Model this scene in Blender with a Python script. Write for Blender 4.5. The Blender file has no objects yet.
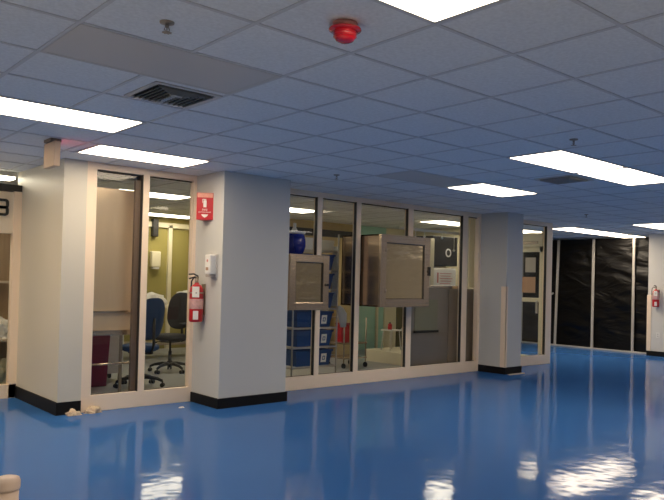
import bpy, bmesh, math, random
from math import pi, sin, cos, radians as R
from mathutils import Vector, Matrix, noise
random.seed(7)
S = bpy.context.scene
COL = S.collection
CEIL = 2.703
X0, Y0, T = 2.4691, 2.8416, 0.6096          # the ceiling grid's origin and its two foot module
gx = lambda i: X0 + i * T
gy = lambda j: Y0 + j * T

# ---------------------------------------------------------------- materials
def mat(name, col, rough=.5, metal=0., spec=.5, noise_amt=0., noise_scale=8., bump=0., bump_scale=60., coat=0., stretch=None, bump_dist=.002, emit=None, estr=0.):
    m = bpy.data.materials.new(name); m.use_nodes = True
    nt = m.node_tree; b = nt.nodes['Principled BSDF']
    b.inputs['Base Color'].default_value = (*col, 1)
    b.inputs['Roughness'].default_value = rough
    b.inputs['Metallic'].default_value = metal
    b.inputs['Specular IOR Level'].default_value = spec
    b.inputs['Coat Weight'].default_value = coat
    b.inputs['Coat Roughness'].default_value = .05
    if emit:
        b.inputs['Emission Color'].default_value = (*emit, 1); b.inputs['Emission Strength'].default_value = estr
    if noise_amt or bump:
        tc = nt.nodes.new('ShaderNodeTexCoord'); mp = nt.nodes.new('ShaderNodeMapping')
        nt.links.new(tc.outputs['Object'], mp.inputs['Vector'])
        if stretch: mp.inputs['Scale'].default_value = stretch
    if noise_amt:
        n = nt.nodes.new('ShaderNodeTexNoise'); n.inputs['Scale'].default_value = noise_scale; n.inputs['Detail'].default_value = 4
        nt.links.new(mp.outputs[0], n.inputs['Vector'])
        r = nt.nodes.new('ShaderNodeMix'); r.data_type = 'RGBA'
        r.inputs[6].default_value = (*[max(0, c * (1 - noise_amt)) for c in col], 1)
        r.inputs[7].default_value = (*[min(1, c * (1 + noise_amt)) for c in col], 1)
        nt.links.new(n.outputs['Fac'], r.inputs[0]); nt.links.new(r.outputs[2], b.inputs['Base Color'])
    if bump:
        n = nt.nodes.new('ShaderNodeTexNoise'); n.inputs['Scale'].default_value = bump_scale; n.inputs['Detail'].default_value = 3
        nt.links.new(mp.outputs[0], n.inputs['Vector'])
        bp = nt.nodes.new('ShaderNodeBump'); bp.inputs['Strength'].default_value = bump; bp.inputs['Distance'].default_value = bump_dist
        nt.links.new(n.outputs['Fac'], bp.inputs['Height']); nt.links.new(bp.outputs[0], b.inputs['Normal'])
    return m

def emission(name, col, strength):
    m = bpy.data.materials.new(name); m.use_nodes = True
    nt = m.node_tree; nt.nodes.clear()
    e = nt.nodes.new('ShaderNodeEmission'); o = nt.nodes.new('ShaderNodeOutputMaterial')
    e.inputs[0].default_value = (*col, 1); e.inputs[1].default_value = strength
    nt.links.new(e.outputs[0], o.inputs[0]); return m

def glass(name, tint=(.97, .98, .97), refl=1.45):
    m = bpy.data.materials.new(name); m.use_nodes = True
    nt = m.node_tree; nt.nodes.clear(); N = nt.nodes.new; L = nt.links.new
    o = N('ShaderNodeOutputMaterial'); mx = N('ShaderNodeMixShader'); tr = N('ShaderNodeBsdfTransparent'); gl = N('ShaderNodeBsdfGlossy')
    fr = N('ShaderNodeFresnel'); fr.inputs['IOR'].default_value = refl
    ge = N('ShaderNodeNewGeometry'); inv = N('ShaderNodeMath'); inv.operation = 'SUBTRACT'; inv.inputs[0].default_value = 1
    ml = N('ShaderNodeMath'); ml.operation = 'MULTIPLY'
    L(ge.outputs['Backfacing'], inv.inputs[1]); L(inv.outputs[0], ml.inputs[0]); L(fr.outputs[0], ml.inputs[1])
    tr.inputs[0].default_value = (*tint, 1); gl.inputs['Roughness'].default_value = .015
    L(ml.outputs[0], mx.inputs[0]); L(tr.outputs[0], mx.inputs[1]); L(gl.outputs[0], mx.inputs[2]); L(mx.outputs[0], o.inputs[0])
    return m

def floor_material():
    m = mat('blue_epoxy', (.045, .165, .46), .085, spec=.62)
    nt = m.node_tree; b = nt.nodes['Principled BSDF']; N = nt.nodes.new; L = nt.links.new
    tc = N('ShaderNodeTexCoord')
    n1 = N('ShaderNodeTexNoise'); n1.inputs['Scale'].default_value = 2.9; n1.inputs['Detail'].default_value = 2; n1.inputs['Roughness'].default_value = .55
    n2 = N('ShaderNodeTexNoise'); n2.inputs['Scale'].default_value = .6; n2.inputs['Detail'].default_value = 3
    L(tc.outputs['Object'], n1.inputs['Vector']); L(tc.outputs['Object'], n2.inputs['Vector'])
    bp = N('ShaderNodeBump'); bp.inputs['Strength'].default_value = .7; bp.inputs['Distance'].default_value = .0062
    L(n1.outputs['Fac'], bp.inputs['Height'])
    mx = N('ShaderNodeMix'); mx.data_type = 'RGBA'
    mx.inputs[6].default_value = (.036, .134, .405, 1); mx.inputs[7].default_value = (.047, .164, .46, 1)
    L(n2.outputs['Fac'], mx.inputs[0])
    # worn epoxy: a diffuse blue body under a clear gloss whose sheen is weaker than fresh varnish
    nt.nodes.remove(b); out = next(n for n in nt.nodes if n.type == 'OUTPUT_MATERIAL')
    df = N('ShaderNodeBsdfDiffuse'); gl = N('ShaderNodeBsdfGlossy'); gl.inputs['Roughness'].default_value = .085
    fr = N('ShaderNodeFresnel'); fr.inputs['IOR'].default_value = 1.55; k = N('ShaderNodeMath'); k.operation = 'MULTIPLY'; k.inputs[1].default_value = .72
    ms = N('ShaderNodeMixShader')
    L(mx.outputs[2], df.inputs['Color']); L(bp.outputs[0], gl.inputs['Normal']); L(fr.outputs[0], k.inputs[0])
    L(k.outputs[0], ms.inputs[0]); L(df.outputs[0], ms.inputs[1]); L(gl.outputs[0], ms.inputs[2]); L(ms.outputs[0], out.inputs['Surface'])
    return m

LC = (1.0, .83, .62)
M = dict(
    floor=floor_material(),
    bouncefloor=mat('pale_bounce_floor', (.74, .72, .68), .5, noise_amt=.04, noise_scale=2),
    floor_in=mat('grey_vinyl', (.29, .30, .31), .3, noise_amt=.06, noise_scale=3),
    tile=mat('ceiling_tile', (.805, .83, .865), .7, spec=.5, noise_amt=.17, noise_scale=48, bump=.5, bump_scale=90),
    tbar=mat('ceiling_tbar', (.62, .63, .66), .45, spec=.5),
    wall=mat('grey_wall_paint', (.60, .605, .59), .45, noise_amt=.03, noise_scale=1.2, bump=.12, bump_scale=220),
    wallright=mat('pale_wall_paint', (.66, .65, .62), .5, noise_amt=.03, noise_scale=1.2),
    alcove=mat('cream_wall_paint', (.64, .61, .53), .42, noise_amt=.03, noise_scale=1.2),
    base=mat('black_rubber', (.006, .006, .007), .55, spec=.2),
    frame=mat('white_painted_aluminium', (.92, .76, .59), .38, noise_amt=.03, noise_scale=3),
    gasket=mat('dark_gasket', (.030, .027, .025), .5),
    glass=glass('window_glass'),
    steel=mat('brushed_steel', (.64, .51, .39), .24, metal=.9, noise_amt=.10, noise_scale=6, stretch=(1, 1, 14), bump=.25, bump_scale=2.2, bump_dist=.01),
    steelside=mat('brown_tinted_steel', (.46, .34, .24), .22, metal=.9, noise_amt=.15, noise_scale=3, stretch=(.4, .4, 6), bump=.3, bump_scale=1.6, bump_dist=.015),
    steelmirror=mat('polished_steel', (.66, .53, .34), .16, metal=.8, noise_amt=.12, noise_scale=5, stretch=(1, 1, 2.5), bump=.6, bump_scale=1.5, bump_dist=.03),
    steeldark=mat('dull_steel', (.38, .32, .26), .34, metal=.65, noise_amt=.12, noise_scale=3),
    chrome=mat('chrome', (.62, .60, .57), .3, metal=.8),
    green=mat('olive_green_wall', (.33, .285, .085), .6, noise_amt=.05, noise_scale=2),
    tan=mat('tan_wall', (.58, .45, .23), .6, noise_amt=.06, noise_scale=2),
    teal=mat('teal_wall', (.40, .66, .58), .5, noise_amt=.05, noise_scale=2),
    cream=mat('cream_paint', (.76, .70, .52), .5, noise_amt=.03),
    white=mat('white_plastic', (.80, .79, .76), .4),
    paper=mat('white_paper', (.85, .83, .78), .8, noise_amt=.05, noise_scale=20, bump=.4, bump_scale=30),
    black=mat('black_plastic', (.014, .014, .015), .42),
    poly=None,
    bluef=mat('blue_fabric', (.022, .060, .165), .75, noise_amt=.15, noise_scale=60),
    blackf=mat('black_fabric', (.014, .014, .016), .8, noise_amt=.2, noise_scale=60),
    bin=mat('blue_bin_plastic', (.014, .055, .20), .38),
    jug=mat('cobalt_blue_plastic', (.012, .028, .30), .25),
    red=mat('red_enamel', (.50, .010, .018), .3),
    redsign=mat('red_sign', (.52, .008, .022), .35),
    pink=mat('pale_pink_band', (.80, .34, .26), .5, noise_amt=.2, noise_scale=60),
    redlens=mat('red_lens', (.62, .012, .030), .18, coat=.5),
    maroon=mat('maroon_plastic', (.20, .010, .045), .4),
    wood=mat('pale_wood', (.62, .52, .40), .6, noise_amt=.15, noise_scale=6, stretch=(8, 8, .6)),
    stud=mat('grey_metal_stud', (.55, .52, .47), .45, metal=.3),
    brown=mat('brown_board', (.42, .30, .19), .6, noise_amt=.2, noise_scale=5, stretch=(9, 9, .5)),
    exit=mat('exit_sign_housing', (.60, .44, .32), .5),
    post=mat('cream_post_paint', (.78, .60, .47), .4),
    off=mat('unlit_lens', (.60, .58, .57), .45),
    ventdark=mat('vent_cavity', (.006, .006, .007), .8),
    ventgrey=mat('vent_grey', (.58, .56, .54), .4),
    lamp=emission('troffer_lens_glow', LC, 12.5),
    lampwarm=emission('warm_lens_glow', (1.0, .76, .47), 17.0),
    lampfill=emission('unseen_fill_glow', (1.0, .91, .80), 6.3),  # for the unseen lamps added as fill
    lampin=emission('room_lens_glow', (1.0, .87, .66), 12.0),
    exitglow=emission('exit_red_glow', (1.0, .05, .03), 2.0),
    rag=mat('crumpled_rag', (.66, .52, .37), .9, noise_amt=.35, noise_scale=40),
    inktext=mat('sign_white', (.85, .80, .78), .5),
    ink=mat('black_ink', (.02, .02, .02), .5),
    redink=mat('red_ink', (.62, .22, .20), .5),
    blueink=mat('blue_ink', (.05, .10, .30), .5),
)
def poly_material():
    m = mat('black_polyethylene', (.007, .006, .006), .30, spec=.5)
    nt = m.node_tree; b = nt.nodes['Principled BSDF']; N = nt.nodes.new; L = nt.links.new
    tc = N('ShaderNodeTexCoord'); mp = N('ShaderNodeMapping'); mp.inputs['Rotation'].default_value = (R(35), 0, 0); mp.inputs['Scale'].default_value = (1, .7, 1.6)
    n1 = N('ShaderNodeTexNoise'); n1.inputs['Scale'].default_value = 1.7; n1.inputs['Detail'].default_value = 6; n1.inputs['Distortion'].default_value = 1.2
    bp = N('ShaderNodeBump'); bp.inputs['Strength'].default_value = .8; bp.inputs['Distance'].default_value = .07
    L(tc.outputs['Object'], mp.inputs[0]); L(mp.outputs[0], n1.inputs['Vector']); L(n1.outputs['Fac'], bp.inputs['Height']); L(bp.outputs[0], b.inputs['Normal'])
    return m
M['poly'] = poly_material()

# ---------------------------------------------------------------- mesh helpers
class MB:
    def __init__(s): s.bm = bmesh.new()
    def _add(s, t, smooth=False):
        for f in t.faces: f.smooth = smooth
        me = bpy.data.meshes.new('tmp'); t.to_mesh(me); t.free(); s.bm.from_mesh(me); bpy.data.meshes.remove(me); return s
    def box(s, a, b, bev=0., mtx=None, seg=2):
        t = bmesh.new(); bmesh.ops.create_cube(t, size=1)
        lo = Vector([min(p, q) for p, q in zip(a, b)]); hi = Vector([max(p, q) for p, q in zip(a, b)])
        for v in t.verts: v.co = Vector([lo[k] + (v.co[k] + .5) * (hi[k] - lo[k]) for k in range(3)])
        if bev: bmesh.ops.bevel(t, geom=list(t.edges), offset=bev, segments=seg, affect='EDGES', profile=.5)
        if mtx: bmesh.ops.transform(t, matrix=mtx, verts=t.verts)
        return s._add(t, False)
    def cyl(s, p, q, r, r2=None, n=20, smooth=True):
        p, q = Vector(p), Vector(q); d = q - p
        t = bmesh.new(); bmesh.ops.create_cone(t, cap_ends=True, segments=n, radius1=r, radius2=r if r2 is None else r2, depth=d.length)
        bmesh.ops.transform(t, matrix=Matrix.Translation((p + q) / 2) @ d.to_track_quat('Z', 'Y').to_matrix().to_4x4(), verts=t.verts)
        for f in t.faces: f.smooth = smooth and len(f.verts) == 4
        me = bpy.data.meshes.new('tmp'); t.to_mesh(me); t.free(); s.bm.from_mesh(me); bpy.data.meshes.remove(me); return s
    def lathe(s, prof, n=24, c=(0, 0, 0), mtx=None):
        t = bmesh.new(); rings = []
        for r, z in prof:
            if r < 1e-6: rings.append([t.verts.new((c[0], c[1], c[2] + z))])
            else: rings.append([t.verts.new((c[0] + r * cos(2 * pi * k / n), c[1] + r * sin(2 * pi * k / n), c[2] + z)) for k in range(n)])
        for A, B in zip(rings, rings[1:]):
            for k in range(n):
                a, b, d, e = A[k % len(A)], A[(k + 1) % len(A)], B[(k + 1) % len(B)], B[k % len(B)]
                vs = list(dict.fromkeys([a, b, d, e]))
                if len(vs) > 2: t.faces.new(vs)
        bmesh.ops.recalc_face_normals(t, faces=t.faces)
        if mtx: bmesh.ops.transform(t, matrix=mtx, verts=t.verts)
        return s._add(t, True)
    def tube(s, pts, r, n=10):
        P = [Vector(p) for p in pts]; rr = r if isinstance(r, (list, tuple)) else [r] * len(P)
        t = bmesh.new(); rings = []; up = Vector((0, 0, 1))
        for k, p in enumerate(P):
            d = (P[min(k + 1, len(P) - 1)] - P[max(k - 1, 0)]).normalized()
            a = up if abs(d.dot(up)) < .95 else Vector((1, 0, 0))
            u = d.cross(a).normalized(); w = d.cross(u)
            rings.append([t.verts.new(p + rr[k] * (cos(2 * pi * i / n) * u + sin(2 * pi * i / n) * w)) for i in range(n)])
        for A, B in zip(rings, rings[1:]):
            for i in range(n): t.faces.new((A[i], A[(i + 1) % n], B[(i + 1) % n], B[i]))
        t.faces.new(rings[0]); t.faces.new(rings[-1][::-1])
        bmesh.ops.recalc_face_normals(t, faces=t.faces)
        return s._add(t, True)
    def prism(s, poly, z0, z1, mtx=None, smooth=False, bev=0.):
        t = bmesh.new(); A = [t.verts.new((x, y, z0)) for x, y in poly]; B = [t.verts.new((x, y, z1)) for x, y in poly]; n = len(poly)
        t.faces.new(A[::-1]); t.faces.new(B)
        for k in range(n): t.faces.new((A[k], A[(k + 1) % n], B[(k + 1) % n], B[k]))
        bmesh.ops.recalc_face_normals(t, faces=t.faces)
        if bev: bmesh.ops.bevel(t, geom=list(t.edges), offset=bev, segments=2, affect='EDGES', profile=.5)
        if mtx: bmesh.ops.transform(t, matrix=mtx, verts=t.verts)
        return s._add(t, smooth)
    def ball(s, c, r, sc=(1, 1, 1), n=16):
        t = bmesh.new(); bmesh.ops.create_uvsphere(t, u_segments=n * 2, v_segments=n, radius=r)
        for v in t.verts: v.co = Vector((v.co[0] * sc[0] + c[0], v.co[1] * sc[1] + c[1], v.co[2] * sc[2] + c[2]))
        return s._add(t, True)
    def build(s, name, m, parent=None, loc=None):
        me = bpy.data.meshes.new(name); s.bm.to_mesh(me); s.bm.free(); me.materials.append(m)
        o = bpy.data.objects.new(name, me); COL.objects.link(o)
        if parent: o.parent = parent
        if loc: o.location = loc
        return o

def tag(o, label, cat, group=None, kind=None):
    if label: o['label'] = label
    if cat: o['category'] = cat
    if group: o['group'] = group
    if kind: o['kind'] = kind
    return o
def thing(name, loc, label, cat, group=None, rz=0.):
    o = bpy.data.objects.new(name, None); o.empty_display_size = .1; COL.objects.link(o); o.location = loc; o.rotation_euler = (0, 0, rz)
    return tag(o, label, cat, group)
def struct(o, label=None, cat=None): return tag(o, label, cat, None, 'structure')
def dup(root, loc, label=None, rz=None, group=None):
    r = root.copy(); COL.objects.link(r); r.location = loc
    if rz is not None: r.rotation_euler = (0, 0, rz)
    if label: r['label'] = label
    if group: r['group'] = group
    for ch in list(root.children):
        c = ch.copy(); COL.objects.link(c); c.parent = r
        for g in list(ch.children):
            d = g.copy(); COL.objects.link(d); d.parent = c
    return r
def lettering(name, text, size, m, parent, mtx, depth=.002):
    cu = bpy.data.curves.new('txt', 'FONT'); cu.body = text; cu.size = size; cu.align_x = 'CENTER'; cu.align_y = 'CENTER'; cu.extrude = depth
    o = bpy.data.objects.new('txt', cu); COL.objects.link(o)
    me = bpy.data.meshes.new_from_object(o.evaluated_get(bpy.context.evaluated_depsgraph_get()))
    bpy.data.objects.remove(o); bpy.data.curves.remove(cu)
    me.transform(mtx); me.materials.clear(); me.materials.append(m); me.name = name
    ob = bpy.data.objects.new(name, me); COL.objects.link(ob); ob.parent = parent; return ob

# ================================================================= SETTING
YF = 7.58                                                     # front of the glazed wall
c_, s_n = cos(.8355), sin(.8355); K = 3.1                      # sets the edge of the unseen pale slab added to bounce light
xa, ya = (K - s_n * -6) / c_, (K - c_ * -6) / s_n
struct(MB().box((-6, -6, -.1), (17.2, 14, 0)).build('floor', M['floor']), 'glossy blue epoxy floor', 'floor')
struct(MB().prism([(-6, -6), (15.35, -6), (15.35, .3), ((K - s_n * .3) / c_, .3), (-6, ya)], 0, .004).build('floor_bounce', M['bouncefloor']), 'added pale floor out of view, bouncing light to the ceiling', 'floor')  # reflector slab added out of view to brighten the ceiling neutrally
struct(MB().box((2.872, 7.67, 0), (11.72, 13.5, .004)).build('floor_interior', M['floor_in']), 'grey floor of the glazed room', 'floor')
struct(MB().box((-6, -6, CEIL), (17.2, 14, CEIL + .1)).build('ceiling', M['tile']), 'suspended ceiling of grey square tiles', 'ceiling')
g = MB()
for i in range(-13, 25): g.box((gx(i) - .011, -6, CEIL - .005), (gx(i) + .011, 14, CEIL + .01))
for j in range(-14, 19): g.box((-6, gy(j) - .011, CEIL - .0052), (17.2, gy(j) + .011, CEIL + .01))
struct(g.build('ceiling_trim', M['tbar']), 'grid bars of the tiled ceiling', 'ceiling grid')

struct(MB().box((-6, -6.2, 0), (17.2, -6, CEIL)).build('wall_back', M['wall']), 'wall behind the viewer', 'wall')
struct(MB().box((-6.2, -6, 0), (-6, 14, CEIL)).build('wall_left', M['wall']), 'far left wall', 'wall')
w = struct(MB().box((15.35, -6, 0), (15.58, 7.33, CEIL)).build('wall_right', M['wallright']), 'pale wall on the right with a black base', 'wall')
struct(MB().box((15.325, -6, 0), (15.585, 7.335, .105)).build('baseboard_right', M['base']))
struct(MB().box((15.335, 7.25, .105), (15.585, 7.345, 1.35), .004).build('trim_right', M['frame']), 'pale corner guard on the right wall end', 'trim')
struct(MB().box((17.0, 7.33, 0), (17.2, 14, CEIL)).build('wall_corridor', M['wall']))
struct(MB().box((2.7, 13.5, 0), (17.2, 13.7, CEIL)).build('wall_far', M['green']), 'olive green wall at the back of the glazed room', 'wall')

# left stub wall with the alcove face
struct(MB().box((2.63, 7.57, 0), (2.872, 9.06, CEIL)).build('wall_alcove', M['alcove']), 'cream stub wall beside the left door', 'wall')
struct(MB().box((2.615, 7.555, 0), (2.873, 8.95, .135)).build('baseboard_alcove', M['base']))
# the same stub's front is painted grey
struct(MB().box((2.628, 7.565, .135), (2.872, 7.572, CEIL)).build('trim_alcove', M['alcove']), 'grey painted end of the stub wall', 'trim')

# large column with devices on its side
struct(MB().box((4.195, 6.965, 0), (5.13, 7.66, CEIL), .006).build('column', M['wall']), 'square grey column between the two glazed bays', 'column')
struct(MB().box((4.177, 6.947, 0), (5.148, 7.575, .115), .003).build('baseboard_column', M['base']))
# slim pillar
struct(MB().box((9.66, 7.03, 0), (10.11, 7.66, CEIL), .006).build('pillar', M['wall']), 'slim grey pillar at the far end of the glazing', 'pillar')
struct(MB().box((9.645, 7.015, 0), (10.125, 7.575, .115), .003).build('baseboard_pillar', M['base']))
gd = MB(); gd.box((9.648, 7.018, .115), (9.66, 7.125, 1.46), .003); gd.box((9.648, 7.018, .115), (9.70, 7.03, 1.46), .003)
struct(gd.build('trim_pillar', M['frame']), 'pale corner guard on the slim pillar', 'trim')

# glazed room walls
struct(MB().box((7.5, 11.3, 0), (10.05, 11.45, CEIL)).build('wall_tan', M['tan']), 'tan wall behind the bin rack', 'wall')
struct(MB().box((7.35, 11.3, 0), (7.5, 13.5, CEIL)).build('wall_divider', M['green']))
struct(MB().box((10.05, 11.3, 0), (11.0, 11.45, CEIL)).build('wall_teal', M['teal']), 'teal wall panel deep in the glazed room', 'wall')
struct(MB().box((11.0, 11.3, 0), (11.72, 11.45, CEIL)).build('wall_cream', M['cream']), 'cream wall panel deep in the glazed room', 'wall')
t = MB(); t.box((7.5, 11.24, 2.40), (10.05, 11.3, 2.54)); struct(t.build('trim_tan', M['gasket']), 'dark band along the top of the tan wall', 'trim')
t = MB()
for x in (10.07, 10.75, 11.0): t.box((x - .025, 11.25, 0), (x + .025, 11.3, 2.5))
struct(t.build('trim_teal', M['cream']), 'cream posts on the teal panels', 'trim')
struct(MB().box((11.38, 11.27, 0), (11.72, 11.3, 2.5)).build('trim_cream', mat('dark_olive', (.12, .11, .05), .6)), 'dark olive strip at the end of the cream panel', 'trim')
t = MB(); t.box((6.82, 13.44, 0), (6.90, 13.5, 2.55)); t.box((2.85, 13.44, 2.5), (7.35, 13.5, 2.6)); struct(t.build('trim_far', M['cream']), 'cream post and band on the olive wall', 'trim')
# end wall of the glazed room with a glass door to the corridor
e = MB(); e.box((11.72, 8.75, 0), (11.86, 13.5, CEIL)); e.box((11.72, 7.7, 2.25), (11.86, 8.75, CEIL - .18))
struct(e.build('wall_end', M['cream']), 'end wall of the glazed room', 'wall')
d = struct(thing('door_2', (11.79, 7.72, 0), 'cream framed glass door in the end wall, paper notices on it', 'door'))
f = MB(); f.box((-.03, .0, 0), (.03, .07, 2.25)); f.box((-.03, .96, 0), (.03, 1.03, 2.25)); f.box((-.03, 0, 2.15), (.03, 1.03, 2.25)); f.box((-.03, 0, 0), (.03, 1.03, .12)); f.box((-.03, .07, 1.17), (.03, .96, 1.25))
f.build('door_frame', M['cream'], d)
MB().box((-.004, .07, .12), (.004, .96, 2.15)).build('door_pane', M['glass'], d)
MB().box((-.05, .09, .95), (-.03, .13, 1.2), .004).build('door_handle', M['chrome'], d)
MB().box((-.02, .17, 1.75), (-.006, .40, 2.04)).build('notice', mat('grey_notice', (.46, .42, .36), .7), d)
nb = MB().box((-.02, .17, 1.35), (-.006, .50, 1.66)).build('notice', mat('tan_notice', (.50, .30, .18), .7), d); nb['label'] = 'tan notice with a dark edge'
MB().box((-.08, .08, 2.30), (-.03, .95, 2.36), .006).build('door_closer', M['steeldark'], d)

# ------------------------------------------------ glazing
def glazing(name, xs, jambs, label, head=2.632, sill=.175, y=YF, dark=None):
    root = struct(thing(name, (0, y, 0), label, 'window'))
    fr = MB(); fr.box((xs[0], 0, 0), (xs[1], .085, sill), .003); fr.box((xs[0], .0, head), (xs[1], .085, CEIL), .003)
    fr.build('window_frame', M['frame'], root)
    for a, b in jambs: MB().box((a, -.002, sill - .01), (b, .087, head + .01), .003).build('mullion', M['frame'], root)
    gk = MB()
    for (a0, a), (b, b1) in zip(jambs, jambs[1:]):
        if dark is None or round(b, 3) in dark: gk.box((b - .006, .010, sill), (b, .060, head))
        gk.box((a, .045, head - .014), (b, .060, head)); gk.box((a, .05, sill), (b, .06, sill + .006)); gk.box((a, .05, sill), (a + .006, .06, head))
    gk.build('gasket', M['gasket'], root)
    for (a0, a), (b, b1) in zip(jambs, jambs[1:]):
        MB().box((a - .005, .060, sill - .005), (b + .005, .066, head + .005)).build('window_pane', M['glass'], root)
    return root
glazing('window_1', (2.872, 4.195), [(2.872, 2.985), (3.518, 3.592), (4.150, 4.195)], 'two pane glazing between stub wall and large column', dark=(3.518,))
glazing('window_2', (5.13, 9.72), [(5.13, 5.25), (6.058, 6.14), (6.782, 6.868), (7.862, 7.970), (9.185, 9.312), (9.60, 9.72)], 'long glazing between the large column and slim pillar', dark=(6.058, 6.782, 7.862, 9.185))
glazing('window_3', (10.05, 11.87), [(10.05, 10.13), (11.69, 11.87)], 'single pane glazing past the slim pillar ending at corner post')
# dark sliding door edge in the first pane
MB().box((3.455, .067, .175), (3.518, .11, 2.632)).build('sliding_stile', mat('bronze_stile', (.17, .115, .085), .4), bpy.data.objects['window_1'])
MB().box((2.985, .067, 2.57), (3.518, .11, 2.632)).build('header_bar', M['gasket'], bpy.data.objects['window_1'])

# steel lower sheeting behind the fourth bay
ls = thing('steel_screen', (7.97, 7.75, 0), 'brushed steel screen filling the lower half of the fourth bay', 'screen')
MB().box((.0, 0, .0), (1.07, .03, 1.40)).build('lower_panel', M['steeldark'], ls)
MB().box((1.07, -.015, 0), (2.05, .03, 1.40)).build('side_panel', M['steeldark'], ls)
MB().box((0, -.03, 1.40), (1.52, .06, 1.445), .004).build('top_rail', M['steel'], ls)
MB().box((.25, -.012, .72), (.79, -.002, 1.22)).build('reflection_plate', mat('reflection_olive', (.34, .32, .22), .3, metal=.5), ls)  # olive plate stands in for the room's reflection in the steel
MB().box((.23, -.03, .68), (.81, -.002, .72), .003).build('reflection_edge', M['gasket'], ls)  # dark lower edge of that imitated reflection
cs = thing('cream_screen', (9.70, 7.86, 1.43), 'cream board seen through the narrow last pane', 'screen')
MB().box((0, 0, 0), (.42, .02, 1.24), .003).build('board', mat('cream_board', (.92, .84, .60), .5), cs)
q = MB(); q.box((0, .02, -1.43), (.04, .05, 1.24)); q.build('upright', M['cream'], cs)
# left door bay with the sign above it
YD = 8.95
d1 = struct(thing('door_1', (0, YD, 0), 'glazed cream door under a pale sign band with a large character', 'door'))
f = MB()
for a, b in ((.30, .40), (1.40, 1.52), (2.54, 2.63)): f.box((a, 0, 0), (b, .1, 2.45), .003)
f.box((.3, 0, 0), (2.63, .1, .16)); f.build('door_frame', M['frame'], d1)
MB().box((.4, .02, 1.95), (2.56, .1, 2.44), .003).build('sign_band', mat('sign_band_cream', (.80, .70, .56), .5), d1)
MB().box((.3, .01, 2.45), (2.63, .1, 2.53)).build('transom_bar', M['gasket'], d1)
p = MB(); p.box((.40, .05, .16), (1.40, .056, 2.0)); p.box((1.52, .05, .16), (2.54, .056, 2.0)); p.box((.3, .05, 2.53), (2.63, .056, 2.70)); p.build('door_pane', M['glass'], d1)
# rounded outline character, only its right edge is in view
def ringpoly(cx, cz, w, h, r, n=6):
    out = []
    for sx, sz, a0 in ((1, 1, 0), (-1, 1, 90), (-1, -1, 180), (1, -1, 270)):
        for k in range(n + 1):
            a = R(a0 + 90 * k / n); out.append((cx + sx * (w / 2 - r) + r * cos(a), cz + sz * (h / 2 - r) + r * sin(a)))
    return out
def ring(mb, cx, cz, w, h, r, t, y0, y1):
    A = ringpoly(cx, cz, w, h, r); B = ringpoly(cx, cz, w - 2 * t, h - 2 * t, max(.004, r - t)); n = len(A); bm = bmesh.new()
    V = [[bm.verts.new((x, y, z)) for x, z in P] for P in (A, B) for y in (y0, y1)]
    for k in range(n):
        l = (k + 1) % n
        bm.faces.new((V[0][k], V[0][l], V[2][l], V[2][k])); bm.faces.new((V[1][k], V[3][k], V[3][l], V[1][l]))
        bm.faces.new((V[0][k], V[1][k], V[1][l], V[0][l])); bm.faces.new((V[2][k], V[2][l], V[3][l], V[3][k]))
    bmesh.ops.recalc_face_normals(bm, faces=bm.faces); mb._add(bm)
ch = MB(); ring(ch, 2.365, 2.295, .24, .115, .04, .030, .0, .02); ring(ch, 2.365, 2.21, .24, .115, .04, .030, .0, .02); ch.build('sign_character', M['ink'], d1)
MB().box((-6, 8.95, 0), (.3, 9.07, CEIL)).build('wall_alcove_side', M['alcove']); struct(bpy.data.objects['wall_alcove_side'])
struct(MB().box((2.63, 9.06, 0), (3.40, 9.14, CEIL)).build('wall_store_front', M['alcove']))
struct(MB().box((3.32, 9.14, 0), (3.40, 10.75, CEIL)).build('wall_store_side', M['alcove']))
struct(MB().box((-6, 10.65, 0), (3.32, 10.75, CEIL)).build('wall_store', M['brown']), 'brown boarded wall inside the left door', 'wall')

# ================================================================= CEILING FITTINGS
def troffer(i, j, lens, label, n=2, group=None):
    t = thing('ceiling_light', (gx(i), gy(j), CEIL), label, 'ceiling light', group)
    L, W = n * T, T; fr = MB()
    for a, b in (((.008, .008), (L - .008, .024)), ((.008, W - .024), (L - .008, W - .008)), ((.008, .008), (.036, W - .008)), ((L - .036, .008), (L - .008, W - .008))):
        fr.box((*a, -.008), (*b, 0))
    fr.build('frame', M['ventgrey'], t)
    MB().box((.034, .024, -.006), (L - .034, W - .024, -.001)).build('diffuser', lens, t)
    return t
GL = 'lit ceiling lights over the hall'
tr = troffer(5, 1, M['lamp'], 'lit ceiling light touching another, near end of the pair by the vent', group=GL)
for (i, j, lab) in (
    (7, 1, 'lit ceiling light touching another, far end of the pair'),
    (7, 4, 'lit ceiling light above the long glazing, alone beside an unlit panel'),
    (-2, 4, 'long lit ceiling light below the tilted vent, cut by the photo edge'),
    (.14, 6, 'lit ceiling light in front of the two pane glazing and exit sign'),
    (-2, -2, 'lit ceiling light at the top edge near the red alarm'),
    (17, 5, 'lit ceiling light over the right wall'),
    (17, 8, 'lit ceiling light by the corner post, first of the row before black plastic'),
    (19, 8, 'lit ceiling light in the middle of the row before black plastic'),
    (21, 8, 'lit ceiling light at the end of the row, above the black plastic'),
    (17, 10, 'lit corridor light seen through the single pane glazing')):
    dup(tr, (gx(i), gy(j), CEIL), lab)
tf = troffer(12, -3, M['lampfill'], 'added unseen fill light behind and to the side of the viewer', group='added unseen fill lights behind the viewer')  # these lamps are added out of view to fill the hall with light
for (i, j, lab) in ((3, -4, 'added unseen fill light behind the viewer beside the pale floor'),
    (-7, -3, 'added unseen fill light over the pale floor far behind'),
    (-6, 2, 'added unseen fill light far to the side of the viewer'),
    (18, -2, 'added unseen fill light along the right wall outside the view'),
    (12, -7, 'added unseen fill light far behind over the pale floor')):
    dup(tf, (gx(i), gy(j), CEIL), lab)
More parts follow.
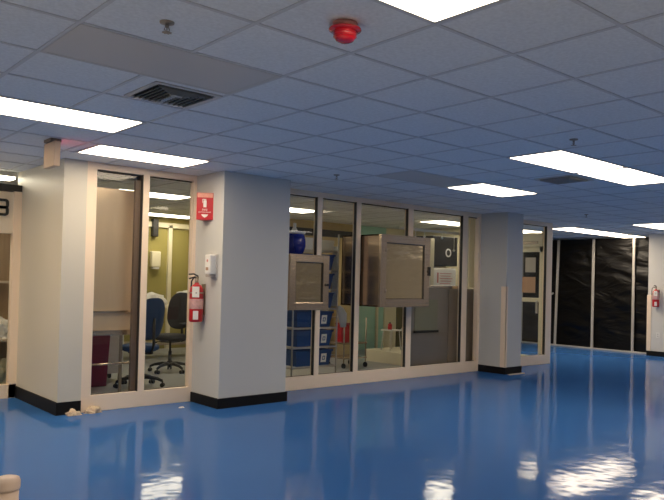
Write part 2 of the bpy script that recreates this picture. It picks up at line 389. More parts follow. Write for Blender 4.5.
ta = troffer(-3.4, 7, M['lampwarm'], 'warm ceiling light in the left alcove before the stub wall', group='warm lights in the left alcove')
dup(ta, (gx(-5), gy(9), CEIL), 'warm ceiling light deep in the left alcove')
ti = troffer(2.6, 11, M['lampin'], 'lit light in the glazed room, nearer one above the office chairs', group='lit lights inside the glazed room')
for (i, j, lab) in (
    (5.6, 16, 'lit light in the glazed room by the olive wall'),
    (6.7, 11, 'lit light in the glazed room above the bin rack'),
    (12.6, 10, 'lit light in the glazed room above the hanging rail')):
    dup(ti, (gx(i), gy(j), CEIL), lab)
sl = thing('ceiling_strip_light', (1.35, 9.12, 2.615), 'lit strip light above the left door band', 'ceiling light')
MB().box((0, 0, .03), (1.26, .24, CEIL - 2.615), .004).build('housing', M['ventgrey'], sl)
MB().box((.01, .01, 0), (1.25, .23, .03), .008).build('diffuser', M['lampin'], sl)
to = troffer(-2, 1, M['off'], 'unlit grey ceiling light panel between sprinkler and vent', group='unlit ceiling panels')
dup(to, (gx(5), gy(4), CEIL), 'unlit grey ceiling light panel next to a lit one above the glazing')

def vent(i, j, label):
    v = thing('ceiling_vent', (gx(i), gy(j), CEIL), label, 'air vent', 'square ceiling vents'); v.scale = (.82, .82, .82)
    MB().box((.03, .03, -.003), (T - .03, T - .03, -.001)).build('cavity', M['ventdark'], v)
    fr = MB()
    for k in (0,):
        for a, b in (((.011, .011), (T - .011, .05)), ((.011, T - .05), (T - .011, T - .011)), ((.011, .011), (.05, T - .011)), ((T - .05, .011), (T - .011, T - .011))): fr.box((*a, -.012), (*b, 0), .002)
    fr.build('frame', M['ventgrey'], v)
    # three-way louvre blades
    lv = MB()
    for k in range(5):                                         # side blades, then blades across the rest
        x = .085 + k * .045; lv.box((-.016, .07 + k * .036, -.001), (.016, T - .06, .001), mtx=Matrix.Translation((x, 0, -.016)) @ Matrix.Rotation(R(-48), 4, 'Y'))
        lv.box((-.016, .07 + k * .036, -.001), (.016, T - .06, .001), mtx=Matrix.Translation((T - x, 0, -.016)) @ Matrix.Rotation(R(-48), 4, 'Y'))
    for k in range(11):
        y = .08 + k * .042; ang = 50 if k < 4 else -38
        lv.box((.07 + min(k, 5) * .045, -.017, -.001), (T - .07 - min(k, 5) * .045, .017, .001), mtx=Matrix.Translation((0, y, -.016)) @ Matrix.Rotation(R(ang), 4, 'X'))
    lv.build('louvre', M['ventgrey'], v)
    return v
v1 = vent(-.82, 2.1, 'grey louvred ceiling vent beside the unlit panel, above the large column')
dup(v1, (gx(7.15), gy(2.12), CEIL), 'small dark ceiling vent beside the touching pair of lights')

def sprinkler(i, j, label):
    s = thing('ceiling_sprinkler', (gx(i) + T / 2, gy(j) + T / 2, CEIL), label, 'sprinkler', 'ceiling sprinklers')
    s.scale = (.85, .85, .85)
    MB().lathe([(0, 0), (.042, 0), (.040, -.008), (.018, -.014), (0, -.014)]).build('escutcheon', M['steeldark'], s)
    b = MB(); b.cyl((0, 0, -.012), (0, 0, -.03), .011); b.tube([(.010, 0, -.028), (.016, 0, -.042), (.004, 0, -.058)], .003); b.tube([(-.010, 0, -.028), (-.016, 0, -.042), (-.004, 0, -.058)], .003); b.cyl((0, 0, -.03), (0, 0, -.056), .003); b.build('head', M['steeldark'], s)
    df = MB(); df.cyl((0, 0, -.058), (0, 0, -.061), .022, n=16)
    for k in range(8): a = k * pi / 4; df.box((.018, -.004, -.001), (.028, .004, .001), mtx=Matrix.Translation((0, 0, -.06)) @ Matrix.Rotation(a, 4, 'Z'))
    df.build('deflector', M['steeldark'], s)
    return s
s1 = sprinkler(-2, 0, 'small sprinkler on the tile above the unlit panel and vent')
dup(s1, (gx(4.5), gy(.5), CEIL), 'small sprinkler beside the near end of the touching pair of lights')
dup(s1, (gx(4.5), gy(5.5), CEIL), 'small sprinkler on the tiles near the glazing of the large hatch')
dup(s1, (gx(-1.5), gy(5.5), CEIL), 'small sprinkler at the photo edge under the long lit light')
dup(s1, (gx(13.5), gy(5.5), CEIL), 'tiny sprinkler on the far tiles in front of the slim pillar')

al = thing('ceiling_alarm', (gx(-.5), gy(-.5), CEIL), 'red domed fire alarm strobe hanging from the ceiling', 'fire alarm')
al.scale = (.8, .8, .74)
MB().lathe([(0, 0), (.075, 0), (.075, -.022), (.06, -.03), (0, -.03)], 32).build('mounting_ring', mat('pale_red_ring', (.62, .30, .26), .4), al)
MB().lathe([(0, -.03), (.068, -.03), (.098, -.040), (.098, -.047), (.066, -.055), (0, -.055)], 32).build('flange', M['redlens'], al)
MB().lathe([(0, -.05), (.066, -.05), (.068, -.07), (.064, -.095), (.052, -.115), (.030, -.124), (0, -.126)], 32).build('dome', M['redlens'], al)
rb = MB()
for z in (-.062, -.076, -.090): rb.lathe([(.064, z + .003), (.071, z), (.064, z - .003)], 32)
rb.build('rib', M['redsign'], al)

ex = thing('ceiling_exit_sign', (2.195, 6.64, CEIL), 'tan exit sign seen from its blank end under the ceiling', 'exit sign')
MB().box((-.05, -.09, -.03), (.05, .09, 0), .006).build('canopy', mat('dark_canopy', (.22, .17, .14), .5), ex)
MB().box((-.03, -.14, -.255), (.025, .14, -.03), .006).build('housing', M['exit'], ex)
MB().box((.025, -.12, -.24), (.029, .12, -.05)).build('lit_face', M['exitglow'], ex)

# ================================================================= COLUMN DEVICES
sg = thing('wall_sign', (4.195, 7.29, 2.15), 'red wedge shaped extinguisher sign high on the large column', 'sign')
A = Vector((0, -.10)); P = Vector((-.155, .015)); B = Vector((0, .13))
MB().prism([A, P, B], 0, .315, bev=.003).build('wedge', M['redsign'], sg)
ctr = (A + P) / 2; ux = (P - A).normalized(); nrm = Vector((ux.y, -ux.x));
if nrm.y > 0: nrm = -nrm
def onface(z, off=.002):                                        # frame on the near face: x towards the viewer's right
    rx = Vector((-ux.x, -ux.y, 0)); uz = Vector((0, 0, 1)); n3 = Vector((nrm.x, nrm.y, 0))
    m4 = Matrix((rx, uz, n3)).transposed().to_4x4(); m4.translation = Vector((ctr.x, ctr.y, z)) + n3 * off; return m4
MB().box((-.088, -.026, 0), (.088, .026, .002), mtx=onface(.285)).build('top_band', M['pink'], sg)
ic = MB(); ic.box((-.018, -.05, 0), (.018, .03, .002), .0008, mtx=onface(.195)); ic.box((-.008, .03, 0), (.008, .042, .002), mtx=onface(.195)); ic.box((-.026, .038, 0), (.014, .046, .002), mtx=onface(.195)); ic.box((-.030, .0, 0), (-.025, .044, .002), mtx=onface(.195)); ic.build('pictogram', M['inktext'], sg)
lettering('lettering', 'FIRE', .034, M['inktext'], sg, onface(.115), .001)
lettering('lettering', 'EXTINGUISHER', .021, M['inktext'], sg, onface(.088), .001)
MB().prism([(-.04, .018), (.04, .018), (.03, 0), (0, -.022), (-.03, 0)], 0, .002, mtx=onface(.045)).build('arrow', M['inktext'], sg)

def extinguisher(loc, label, rz, turn, pale=None):
    hs = -1; tm = Matrix.Translation((.10, 0, 0)) @ Matrix.Rotation(R(turn), 4, 'Z') @ Matrix.Translation((-.10, 0, 0))
    pale = pale or (.15, .265)
    e = thing('fire_extinguisher', loc, label, 'fire extinguisher', None, rz)       # local +x is the wall's normal
    MB().lathe([(0, 0), (.070, 0), (.078, .012), (.080, .03), (.080, .35), (.074, .39), (.05, .425), (.026, .44), (.026, .455), (0, .455)], 32, (.10, 0, 0)).build('cylinder', M['red'], e)
    MB().lathe([(.0812, pale[0]), (.0818, pale[0] + .002), (.0818, pale[1]), (.0812, pale[1] + .002)], 32, (.10, 0, 0)).build('label_band', mat('extinguisher_label', (.62, .36, .34), .5, noise_amt=.35, noise_scale=40), e)
    wl = MB(); wl.box((.182, -.03, .03), (.184, .03, .13), mtx=tm); wl.build('sticker', M['inktext'], e)
    v = MB(); v.cyl((.10, 0, .45), (.10, 0, .50), .020); v.box((.085, -.016, .49), (.115, .016, .525), .003); v.build('valve', M['steeldark'], e)
    h = MB(); h.tube([(.08, .0, .515), (.13, 0, .52), (.20, 0, .50)], .009); h.tube([(.085, 0, .53), (.14, 0, .555), (.205, 0, .55)], .009); h.build('handle', M['black'], e)
    MB().tube([(.10, .02 * hs, .505), (.105, .06 * hs, .515), (.12, .088 * hs, .47), (.12, .094 * hs, .40), (.115, .092 * hs, .30)], .009).build('hose', M['black'], e)
    tg = MB(); tg.box((.178, -.045, .285), (.184, .035, .41), .001, mtx=tm); tg.build('tag', M['paper'], e)
    br = MB(); br.box((0, -.04, .08), (.012, .04, .44)); br.lathe([(.083, .33), (.085, .33), (.085, .345), (.083, .345)], 24, (.10, 0, 0)); br.box((.0, -.02, .33), (.03, .02, .345)); br.build('bracket', M['steeldark'], e)
    return e
xt = extinguisher((4.195, 7.345, .965), 'red extinguisher with white tag on the side of the large column', pi, 58)
extinguisher((15.35, 7.11, 1.09), 'red extinguisher with pale body band on the far right wall', pi, 22, (.19, .38)).scale = (.9, .9, .85)

sd = thing('wall_dispenser', (4.195, 7.11, 1.475), 'pale hand sanitizer dispenser above the extinguisher on the large column', 'dispenser')
MB().box((-.02, -.065, .0), (0, .065, .275), .004).build('back_plate', M['ventgrey'], sd)
MB().box((-.105, -.06, .045), (-.02, .06, .27), .014, seg=3).build('cover', M['white'], sd)
MB().box((-.10, -.045, .012), (-.02, .045, .045), .006).build('nozzle', mat('dispenser_grey', (.40, .36, .33), .4), sd)
MB().cyl((-.106, 0, .20), (-.104, 0, .20), .016).build('emblem', M['redink'], sd)
MB().box((-.1065, -.025, .09), (-.1045, .03, .125)).build('push_plate', mat('brown_push', (.45, .28, .18), .5), sd)

oc = thing('wall_outlet', (15.35, 7.09, .46), 'white outlet plate low on the right wall', 'outlet')
MB().box((-.008, -.04, -.06), (0, .04, .06), .003).build('plate', M['white'], oc)
so = MB()
for z in (-.022, .022): so.box((-.010, -.016, z - .014), (-.008, .016, z + .014), .001)
so.build('socket', M['ventgrey'], oc)

# ================================================================= PASS-THROUGH HATCHES
def hatch(name, loc, W, H, D, label, inset, knob):
    h = thing(name, loc, label, 'pass-through hatch')
    b = MB(); b.box((0, .02, 0), (W, D, .02)); b.box((0, .02, H - .02), (W, D, H)); b.box((0, .02, 0), (.02, D, H)); b.box((W - .02, .02, 0), (W, D, H)); b.box((0, D - .02, 0), (W, D, H))
    b.build('body', M['steelside'], h)
    dr = MB(); F = inset
    for a, c in (((0, 0), (F, H)), ((W - F, 0), (W, H)), ((F, 0), (W - F, F)), ((F, H - F), (W - F, H))): dr.box((a[0], -.03, a[1]), (c[0], .02, c[1]), .004)
    door = dr.build('door', M['steel'], h)
    MB().box((F - .01, -.004, F - .01), (W - F + .01, .006, H - F + .01)).build('door_panel', M['steelmirror'], door)
    gk = MB()
    for a, c in (((F, F), (F + .008, H - F)), ((W - F - .008, F), (W - F, H - F)), ((F, F), (W - F, F + .008)), ((F, H - F - .012), (W - F, H - F))): gk.box((a[0], -.02, a[1]), (c[0], -.003, c[1]))
    gk.build('door_gasket', M['gasket'], door)
    if knob == 'knob':
        MB().cyl((W - F * .42, -.03, H * .46), (W - F * .42, -.06, H * .46), .016).build('knob', M['black'], door)
    else:
        l = MB(); l.box((W - .03, -.055, H * .45), (W - .004, -.03, H * .58), .004); l.box((W - .045, -.05, H * .50), (W - .01, -.03, H * .53), .003); l.build('latch', M['black'], door)
        [MB().cyl((F * .9, -.036, H * q_), (F * .9, -.036, H * q_ + .05), .008).build('hinge', M['steeldark'], door) for q_ in (.2, .76)]
    return h
hatch('pass_through_hatch', (5.43, 7.37, 1.085), .66, .735, .52, 'small steel pass-through hatch with dark window beside the large column', .10, 'knob')
hatch('pass_through_hatch', (6.90, 7.21, 1.125), 1.03, 1.04, .82, 'large steel pass-through hatch jutting out of the long glazing', .115, 'latch')

# ================================================================= GLAZED ROOM: WORK BAY
sc = thing('steel_cabinet', (2.99, 7.80, 0), 'tall steel cabinet on an open stand behind the first pane', 'cabinet')
cb = mat('smoky_steel', (.74, .57, .41), .26, metal=.5, noise_amt=.14, noise_scale=2, stretch=(3, 3, .6), bump=.4, bump_scale=1.2, bump_dist=.03)
MB().box((0, .03, .84), (.66, .55, 2.47), .006).build('body', cb, sc)
MB().box((.0, .0, .80), (.66, .56, .86), .004).build('bottom_rail', M['steel'], sc)
MB().box((.0, .0, 1.06), (.66, .03, 1.08), .003).build('shelf_lip', M['steel'], sc)
for x in (.01, .62):
    for y in (.02, .50): MB().box((x, y, 0), (x + .03, y + .03, .80)).build('leg', M['steeldark'], sc)
MB().cyl((.02, .03, .475), (.64, .03, .475), .013).build('stretcher', M['steel'], sc)

def office_chair(loc, rz, fabric, label, seat_h, back_h, arms, group=None):
    c = thing('office_chair', loc, label, 'office chair', group, rz)            # local +y is the way the chair faces
    b = MB()
    for k in range(5):
        a = 2 * pi * k / 5 + .35; d = Vector((cos(a), sin(a), 0))
        b.tube([d * .02 + Vector((0, 0, .135)), d * .12 + Vector((0, 0, .135)), d * .24 + Vector((0, 0, .115)), d * .31 + Vector((0, 0, .085))], [.030, .028, .022, .018])
    b.lathe([(0, .10), (.045, .10), (.045, .16), (.035, .18), (0, .18)]); b.build('base', M['black'], c)
    for k in range(5):
        a = 2 * pi * k / 5 + .35; d = Vector((cos(a), sin(a), 0)) * .31; n = Vector((-sin(a), cos(a), 0))
        w = MB(); w.cyl(d + n * .012 + Vector((0, 0, .032)), d + n * .032 + Vector((0, 0, .032)), .028); w.cyl(d - n * .012 + Vector((0, 0, .032)), d - n * .032 + Vector((0, 0, .032)), .028); w.cyl(d + Vector((0, 0, .035)), d + Vector((0, 0, .085)), .011); w.build('caster', M['black'], c)
    p = MB(); p.cyl((0, 0, .17), (0, 0, .33), .026); p.cyl((0, 0, .33), (0, 0, seat_h - .07), .016); p.build('gas_column', M['black'], c)
    u = MB(); u.box((-.10, -.12, seat_h - .085), (.10, .12, seat_h - .05), .006); u.tube([(.10, .05, seat_h - .07), (.20, .06, seat_h - .085), (.25, .06, seat_h - .10)], [.008, .008, .018]); u.build('tilt_mechanism', M['black'], c)
    s = MB(); s.lathe([(0, -.05), (.20, -.05), (.245, -.03), (.255, 0), (.24, .03), (.19, .045), (0, .038)], 32); 
    for v in s.bm.verts: v.co.y = v.co.y * .95; v.co.z += seat_h
    s.build('seat', fabric, c)
    bk = MB(); t = bmesh.new(); bmesh.ops.create_uvsphere(t, u_segments=32, v_segments=20, radius=1)
    for v in t.verts:
        x, y, z = v.co
        f = lambda q, e: math.copysign(abs(q) ** e, q)
        X, Y, Z = f(x, .72) * .215, f(y, .8) * .045, f(z, .72) * (back_h / 2)
        Y += -.045 * (1 - (X / .215) ** 2) + .04 - .10 * (Z / back_h)
        v.co = (X, Y - .235, Z + seat_h + .11 + back_h / 2)
    bk._add(t, True); bk.build('backrest', fabric, c)
    st = MB(); st.tube([(0, -.08, seat_h - .07), (0, -.24, seat_h - .06), (0, -.285, seat_h + .05), (0, -.275, seat_h + .40)], .020); st.build('back_support', M['black'], c)
    if arms:
        for sx in (-1, 1):
            a = MB(); a.tube([(sx * .2, 0, seat_h - .06), (sx * .27, -.02, seat_h - .03), (sx * .275, -.03, seat_h + .2)], .016); a.box((sx * .275 - .035, -.14, seat_h + .2), (sx * .275 + .035, .12, seat_h + .23), .010); a.build('armrest', M['black'], c)
    return c
office_chair((4.17, 8.95, 0), R(12), M['bluef'], 'blue office chair right behind the two pane glazing', .53, .56, False)
office_chair((5.20, 10.1, 0), R(115), M['blackf'], 'black office chair standing behind the blue one', .55, .58, True)

bn = thing('waste_bin', (3.72, 9.35, 0), 'maroon waste bin standing under the steel cabinet', 'bin')
bo = MB(); bo.prism([(-.15, -.15), (.15, -.15), (.15, .15), (-.15, .15)], 0, .70, bev=.015)
for v in bo.bm.verts: k = .82 + .18 * v.co.z / .7; v.co.x *= k; v.co.y *= k
bo.build('body', M['maroon'], bn); MB().box((-.165, -.165, .70), (.165, .165, .76), .015).build('lid', M['maroon'], bn)
ct = thing('supply_cart', (4.06, 9.75, 0), 'pale wheeled supply cart beside the maroon bin', 'cart')
MB().box((-.14, -.22, .12), (.14, .22, .80), .01).build('body', M['white'], ct)
dr = MB()
for k in range(3): dr.box((-.12, -.235, .17 + k * .21), (.12, -.22, .35 + k * .21), .004)
dr.build('drawer', M['white'], ct)
for x in (-.11, .11):
    for y in (-.18, .18):
        w = MB(); w.cyl((x - .012, y, .045), (x + .012, y, .045), .045); w.box((x - .02, y - .02, .06), (x + .02, y + .02, .12)); w.build('caster', M['black'], ct)

# long work table under white papers by the olive wall
tb = thing('work_table', (5.6, 12.1, 0), 'long cream work table by the olive wall', 'table')
MB().box((-1.3, -.38, .92), (1.7, .38, .96), .006).build('tabletop', M['cream'], tb)
for x in (-1.25, 1.62):
    for y in (-.34, .34): MB().box((x, y - .02, 0), (x + .05, y + .02, .92)).build('leg', M['steeldark'], tb)
MB().box((-1.25, -.3, .25), (1.65, .3, .28)).build('lower_shelf', M['steeldark'], tb)
def heap(name, loc, rx, ry, rz_, m, label, cat, seed, group=None):
    b = MB(); t = bmesh.new(); bmesh.ops.create_icosphere(t, subdivisions=4, radius=1)
    for v in t.verts:
        n = noise.noise(v.co * 1.7 + Vector((seed, 0, 0))) * .45 + noise.noise(v.co * 4.5 + Vector((0, seed, 0))) * .22
        v.co = v.co * (1 + n); v.co = Vector((v.co.x * rx, v.co.y * ry, max(0, v.co.z) * rz_))
    b._add(t, False); o = b.build(name, m, None, loc); return tag(o, label, cat, group)
heap('paper_pile', (5.72, 12.0, .96), .38, .2, .20, M['paper'], 'white crumpled wrap on the table left of the black chair', 'wrap', 3.1)
heap('paper_pile', (6.62, 12.05, .96), .36, .25, .27, M['paper'], 'tall white crumpled wrap on the table right of the black chair', 'wrap', 8.7)
pd = thing('paper_dispenser', (6.53, 13.5, 1.68), 'small pale dispenser on the olive wall', 'dispenser')
MB().box((-.10, -.12, 0), (.10, 0, .32), .02).build('cover', M['cream'], pd); MB().box((-.07, -.11, -.04), (.07, -.02, 0)).build('slot', M['ventgrey'], pd)
st = thing('wall_speaker', (6.50, 13.5, 2.30), 'black box mounted high on the olive wall', 'speaker')
MB().box((-.06, -.12, 0), (.06, 0, .36), .01).build('case', M['black'], st)
for k in range(3): MB().cyl((0, -.12, .06 + k * .12), (0, -.125, .06 + k * .12), .04).build('driver', M['gasket'], st)

# ================================================================= GLAZED ROOM: BIN RACK
rk = thing('wire_rack', (6.02, 8.04, 0), 'chrome wire rack holding blue bins behind the small hatch', 'rack')
for x in (0, .82):
    for y in (0, .44): MB().cyl((x, y, .06), (x, y, 2.18), .013, n=12).build('post', M['chrome'], rk)
for x in (0, .82):
    for y in (0, .44):
        w = MB(); w.cyl((x - .014, y, .032), (x + .014, y, .032), .032); w.build('caster', M['black'], rk)
levels = [.235, .52, .80, 1.08, 1.36, 1.64, 1.93]
for z in levels:
    s_ = MB(); s_.box((0, -.006, z - .028), (.82, .006, z - .006)); s_.box((0, .434, z - .028), (.82, .446, z - .006)); s_.box((-.006, 0, z - .028), (.006, .44, z - .006)); s_.box((.814, 0, z - .028), (.826, .44, z - .006))
    for k in range(14): s_.cyl((.03 + k * .0585, 0, z - .004), (.03 + k * .0585, .44, z - .004), .003, n=6)
    s_.build('shelf', M['chrome'], rk)
MB().box((.832, .03, 1.10), (.838, .15, 2.0)).build('side_sheet', M['paper'], rk)
def storage_bin(loc, label):
    b = thing('storage_bin', loc, label, 'bin', 'blue bins on the wire rack')
    m = MB(); t = bmesh.new()
    W0, W1, D0, D1, H, k = .30, .335, .17, .20, .225, .008
    def rect(w, d, z): return [t.verts.new(p) for p in ((-w, -d, z), (w, -d, z), (w, d, z), (-w, d, z))]
    a, c, c2, e2 = rect(W0, D0, 0), rect(W1, D1, H), rect(W1 - k, D1 - k, H), rect(W0 - k, D0 - k, k)
    t.faces.new(a[::-1]); t.faces.new(e2)
    for A_, B_ in ((a, c), (c, c2), (c2, e2)):
        for i in range(4): t.faces.new((A_[i], A_[(i + 1) % 4], B_[(i + 1) % 4], B_[i]))
    bmesh.ops.recalc_face_normals(t, faces=t.faces); m._add(t); m.build('tub', M['bin'], b)
    r = MB(); r.box((-W1 - .012, -D1 - .012, H - .02), (W1 + .012, -D1 + .004, H + .004), .003); r.box((-W1 - .012, D1 - .004, H - .02), (W1 + .012, D1 + .012, H + .004), .003); r.box((-W1 - .012, -D1, H - .02), (-W1 + .004, D1, H + .004), .003); r.box((W1 - .004, -D1, H - .02), (W1 + .012, D1, H + .004), .003); r.build('rim', M['bin'], b)
    tl = Matrix.Translation((.18, -D0 - .018, .11)) @ Matrix.Rotation(math.atan((D1 - D0) / H), 4, 'X')
    lb = MB().box((-.05, -.003, -.065), (.05, .0, .065), mtx=tl).build('label_card', M['paper'], b)
    em = MB(); ring(em, 0, 0, .05, .06, .008, .012, -.005, -.003); bmesh.ops.transform(em.bm, matrix=tl, verts=em.bm.verts); em.build('card_emblem', M['blueink'], lb)
    return b
ordn = ['lowest on the rack', 'second up from the floor on the rack', 'third up on the rack, just under the hatch', 'fourth up on the rack, behind the hatch', 'fifth up on the rack, behind the hatch', 'topmost on the rack, over the hatch edge']
sb = storage_bin((6.43, 8.24, levels[0]), 'blue storage bin with white card, ' + ordn[0])
for k in range(1, 6): dup(sb, (6.43 + random.uniform(-.01, .01), 8.24, levels[k]), 'blue storage bin with white card, ' + ordn[k])

jg = thing('round_jug', (5.80, 7.76, 1.82), 'round cobalt blue jug with white neck on the small hatch', 'jug')
jg.scale = (1.05, 1.05, 1.22)
MB().lathe([(0, 0), (.085, 0), (.125, .03), (.15, .10), (.15, .17), (.135, .225), (.12, .24), (0, .24)], 32).build('body', M['jug'], jg)
MB().lathe([(.12, .238), (.142, .24), (.142, .262), (.11, .268), (0, .268)], 32).build('lid', M['white'], jg)
MB().lathe([(.045, .266), (.03, .30), (.022, .31), (.022, .36), (.0, .365)], 20).build('neck', M['white'], jg)
for x, h_, m_, lab in ((6.22, .17, M['white'], 'white box on the rack top, nearer the jug'), (6.62, .15, M['cream'], 'cream box on the rack top at its far end')):
    b = thing('carton', (x, 8.24, 1.93), lab, 'box', 'boxes on the rack top')
    MB().box((-.16, -.16, 0), (.16, .16, h_), .004).build('box_body', m_, b); MB().box((-.165, -.165, h_ - .04), (.165, .165, h_ + .004), .003).build('lid', m_, b)
sk = tag(MB().tube([(6.84, 7.99, 1.11), (6.85, 7.97, 1.06), (6.86, 7.94, .99), (6.87, 7.94, .90), (6.88, 7.94, .80)], [.02, .05, .07, .06, .045]).build('hanging_cloth', M['paper']), 'limp white cloth hanging from the rack post', 'cloth')
# tan cartons stacked by the tan wall
for (x, z, w, h_, lab) in ((8.7, 0, .55, 1.75, 'tall tan locker against the tan wall, nearer the rack'), (9.45, 0, .6, 1.9, 'tall tan locker against the tan wall, nearer the large hatch')):
    b = thing('locker', (x, 11.0, z), lab, 'locker', 'tan lockers')
    MB().box((-w / 2, -.25, 0), (w / 2, .28, h_), .006).build('body', M['tan'], b)
    dd = MB().box((-w / 2 + .02, -.265, .05), (w / 2 - .02, -.25, h_ - .04), .004).build('door', M['tan'], b); MB().box((w / 2 - .09, -.285, h_ * .5), (w / 2 - .07, -.265, h_ * .5 + .12), .003).build('handle', M['steeldark'], dd)

ut = thing('utility_cart', (8.08, 9.2, 0), 'steel cart with a red container, below the large hatch', 'cart')
for z in (.41, .16): MB().box((-.27, -.22, z), (.27, .22, z + .025), .004).build('shelf', M['steel'], ut)
for x in (-.25, .25):
    for y in (-.20, .20): MB().cyl((x, y, .09), (x, y, .86), .012, n=10).build('post', M['steeldark'], ut)
for x in (-.25, .25):
    for y in (-.20, .20): MB().cyl((x - .012, y, .045), (x + .012, y, .045), .045).build('caster', M['black'], ut)
hb = MB(); hb.cyl((-.25, -.2, .86), (-.25, .2, .86), .012); hb.build('handle', M['steeldark'], ut)
rc = thing('sharps_box', (7.96, 9.2, .435), 'red container on the steel cart', 'container')
MB().box((-.09, -.09, 0), (.09, .09, .30), .012).build('body', M['red'], rc); MB().box((-.095, -.095, .30), (.095, .095, .33), .008).build('lid', mat('dull_red_lid', (.35, .03, .03), .4), rc)
# plinth with a small stand deep in the room
pl = tag(MB().box((9.0, 8.6, 0), (10.0, 9.75, .22), .006).build('plinth', M['cream']), 'low cream plinth beyond the large hatch', 'plinth')
sn = thing('steel_stand', (9.30, 9.35, .22), 'thin legged steel stand on the cream plinth', 'stand')
MB().box((-.15, -.13, .36), (.15, .13, .385), .003).build('top', M['white'], sn)
for x in (-.14, .14):
    for y in (-.12, .12): MB().cyl((x, y, 0), (x * .8, y * .8, .36), .010, n=8).build('leg', M['chrome'], sn)
rb_ = thing('red_bottle', (9.24, 9.33, .605), 'small red bottle standing on the thin legged stand', 'bottle')
MB().lathe([(0, 0), (.04, 0), (.04, .09), (.025, .11), (0, .11)], 20).build('body', M['red'], rb_); MB().cyl((0, 0, .11), (0, 0, .135), .017).build('cap', M['gasket'], rb_)
hs = tag(MB().tube([(9.50, 9.3, .58), (9.52, 9.27, .66), (9.56, 9.25, .55), (9.52, 9.22, .4), (9.58, 9.2, .234)], .014).build('hose', M['white']), 'pale hose looping down beside the steel stand', 'hose')

# ================================================================= FOURTH BAY, UPPER HALF
bp_ = thing('instrument_cabinet', (10.2, 9.2, 0), 'tall black cabinet with a white ring emblem in the fourth bay', 'cabinet')
MB().box((.06, 0, 0), (.80, .5, 1.40), .006).build('base_body', M['steeldark'], bp_)
MB().box((.06, .02, 1.84), (.80, .5, 2.42), .006).build('upper_body', M['black'], bp_)
MB().box((-.05, -.02, 0), (.06, .5, 2.36), .004).build('side_post', M['cream'], bp_)
MB().box((.06, .30, 1.40), (.80, .5, 1.84)).build('alcove_back', M['cream'], bp_)
em = MB(); ring(em, 0, 0, .17, .17, .08, .03, -.004, 0); bmesh.ops.transform(em.bm, matrix=Matrix.Translation((.52, .02, 2.10)), verts=em.bm.verts); em.build('ring_emblem', M['white'], bp_)
lbx = thing('white_notice_box', (10.28, 9.22, 1.40), 'white box with red lines below the black cabinet top', 'box')
MB().box((0, 0, 0), (.70, .26, .40), .03).build('case', M['paper'], lbx)
ln = MB()
for k in range(5): ln.box((.20 + .02 * (k % 2), -.003, .08 + k * .05), (.52 + .03 * (k % 3), 0, .092 + k * .05))
ln.box((.12, -.003, .10), (.16, 0, .30)); ln.build('printed_lines', M['redink'], lbx)
rl = thing('hanging_rail', (8.05, 7.95, 2.36), 'white hanging rail with hooks behind the fourth bay', 'rail')
MB().cyl((0, 0, 0), (1.6, 0, 0), .022).build('rod', M['white'], rl)
sp = MB(); sp.cyl((.1, 0, 0), (.1, 0, CEIL - 2.36), .008); sp.cyl((1.5, 0, 0), (1.5, 0, CEIL - 2.36), .008); sp.build('hanger', M['white'], rl)
for x in (.12, .28, .36, .58, 1.02, 1.34):
    hk = MB(); L_ = random.choice((.05, .08, .18, .25)); hk.tube([(x, 0, .03), (x, -.025, .0), (x, 0, -.03), (x, 0, -.03 - L_)], .006); hk.ball((x, 0, -.05 - L_), .022); hk.build('hook', M['white'], rl)
# ================================================================= CORRIDOR: BLACK PLASTIC
tp = thing('plastic_partition', (15.62, 7.2, 0), 'black plastic sheeting on pale studs closing off the corridor', 'partition')
t = bmesh.new(); NY, NZ = 110, 60; YL, ZT = 6.0, 2.655
def disp(y, z):
    p = Vector((0, y * .9, z * 1.1)); q_ = Vector((3, y * .5 + z * .9, z * 2.2 - y * .8))
    return .035 * noise.noise(p) + .028 * (1 - abs(noise.noise(q_ * 1.3)) * 2) + .010 * noise.noise(q_ * 5)
V_ = [[t.verts.new((.02 + max(-.02, disp(YL * a / NY, ZT * c / NZ)), YL * a / NY, .01 + ZT * c / NZ)) for c in range(NZ + 1)] for a in range(NY + 1)]
for a in range(NY):
    for c in range(NZ): t.faces.new((V_[a][c], V_[a][c + 1], V_[a + 1][c + 1], V_[a + 1][c]))
bmesh.ops.solidify(t, geom=list(t.faces), thickness=.004)
pm = MB(); pm._add(t, True); pm.build('sheet', M['poly'], tp)
for y, lean in ((.60, -.0), (1.62, 0.), (2.64, .06), (3.66, 0), (4.68, 0)):
    m4 = Matrix.Translation((0, y, 0)) @ Matrix.Rotation(lean / 2.6, 4, 'X')
    MB().box((-.035, -.03, .0), (-.005, .03, 2.66), .003, mtx=m4).build('stud', M['stud'], tp)
MB().box((-.05, 0, 0), (-.0, YL, .035), .003).build('bottom_plate', M['stud'], tp)
MB().box((-.035, 2.70, 1.30), (-.012, 3.2, 1.345), .003, mtx=Matrix.Translation((0, 2.7, 1.32)) @ Matrix.Rotation(R(-28), 4, 'X') @ Matrix.Translation((0, -2.7, -1.32))).build('brace', M['stud'], tp)

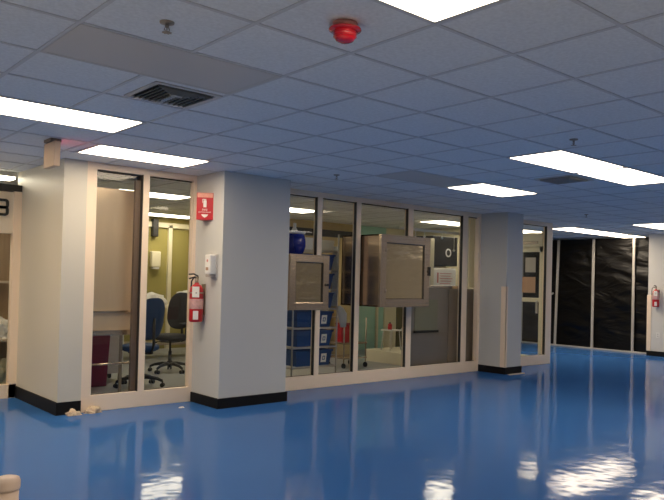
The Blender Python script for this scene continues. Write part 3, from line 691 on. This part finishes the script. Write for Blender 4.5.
# ================================================================= SMALL THINGS ON THE FLOOR
heap('crumpled_rag', (2.775, 7.50, 0), .075, .045, .055, M['rag'], 'pale crumpled rag at the black base of the stub wall', 'rag', 1.3, 'rags on the floor')
heap('crumpled_rag', (2.99, 7.52, 0), .095, .045, .065, M['rag'], 'tan crumpled rag against the sill of the two pane glazing', 'rag', 5.9, 'rags on the floor')
heap('paper_scrap', (3.90, 7.26, 0), .03, .02, .012, M['paper'], 'tiny white scrap on the floor before the two pane glazing', 'scrap', 2.2)
tag(MB().box((0, 0, 0), (.42, .045, .012), .002).build('loose_strip', M['wood'], None, (9.66, 6.92, 0)), 'pale thin strip lying at the foot of the slim pillar', 'strip')
bl = thing('cream_bollard', (.955, 3.34, .0), 'cream post with rounded cap at the very lower corner', 'post')
MB().cyl((0, 0, 0), (0, 0, .52), .05, n=28).build('shaft', M['post'], bl)
MB().lathe([(0, .52), (.054, .52), (.056, .53), (.056, .555), (.050, .570), (.03, .576), (0, .577)], 28).build('cap', M['post'], bl)
MB().lathe([(0, 0), (.12, 0), (.12, .015), (.06, .03), (.05, .03)], 28).build('foot', M['base'], bl)

# left store room seen through the left door
stb = thing('store_bench', (2.2, 10.25, 0), 'cluttered wooden bench inside the left door', 'bench')
MB().box((-.9, -.35, .58), (.98, .35, .62), .005).build('top', M['wood'], stb)
for x in (-.85, .90):
    for y in (-.3, .29): MB().box((x, y - .03, 0), (x + .06, y + .03, .58)).build('leg', M['wood'], stb)
MB().box((-.9, .05, 1.34), (.98, .35, 1.37), .004).build('upper_shelf', M['wood'], stb)
for x in (-.85, .90): MB().box((x, .29, .62), (x + .05, .34, 1.34)).build('upright', M['wood'], stb)
heap('paper_pile', (2.72, 10.08, .62), .26, .16, .26, M['paper'], 'pale crumpled wrap on the bench inside the left door', 'wrap', 4.4)
heap('paper_pile', (2.70, 10.1, 0), .25, .16, .30, mat('olive_wrap', (.5, .48, .34), .7, noise_amt=.2, noise_scale=20), 'olive crumpled wrap under the bench inside the left door', 'wrap', 6.4)
tag(MB().cyl((2.93, 9.86, 0.0), (2.90, 9.86, 1.75), .012).build('upright_rod', M['white']), 'thin pale rod standing before the bench inside the left door', 'rod')

# ================================================================= WORLD, CAMERA, VIEW
wd = bpy.data.worlds.new('World'); S.world = wd; wd.use_nodes = True
wd.node_tree.nodes['Background'].inputs[0].default_value = (.05, .06, .08, 1); wd.node_tree.nodes['Background'].inputs[1].default_value = .2
yaw, pitch, roll, F, CX, CY = .8355, .0161, .0245, 703.27, 359.41, 271.01
dv = Vector((cos(yaw) * cos(pitch), sin(yaw) * cos(pitch), sin(pitch))); r0 = Vector((sin(yaw), -cos(yaw), 0)); u0 = r0.cross(dv)
rv = cos(roll) * r0 + sin(roll) * u0; uv = -sin(roll) * r0 + cos(roll) * u0
cam = bpy.data.cameras.new('Camera'); co = bpy.data.objects.new('Camera', cam); COL.objects.link(co)
mw = Matrix((rv, uv, -dv)).transposed().to_4x4(); mw.translation = Vector((0, 0, 1.47)); co.matrix_world = mw
cam.sensor_fit = 'HORIZONTAL'; cam.sensor_width = 36; cam.lens = F / 664 * 36; cam.clip_start = .05; cam.clip_end = 100
cam.shift_x = -(CX - 332) / 664; cam.shift_y = (CY - 250) / 664
S.camera = co
S.view_settings.view_transform = 'Standard'; S.view_settings.look = 'None'; S.view_settings.gamma = 1; S.view_settings.use_curve_mapping = False
S.view_settings.exposure = 0.0
S.cycles.max_bounces = 10; S.cycles.transparent_max_bounces = 16; S.cycles.diffuse_bounces = 6; S.cycles.glossy_bounces = 5
S.cycles.sample_clamp_indirect = 6
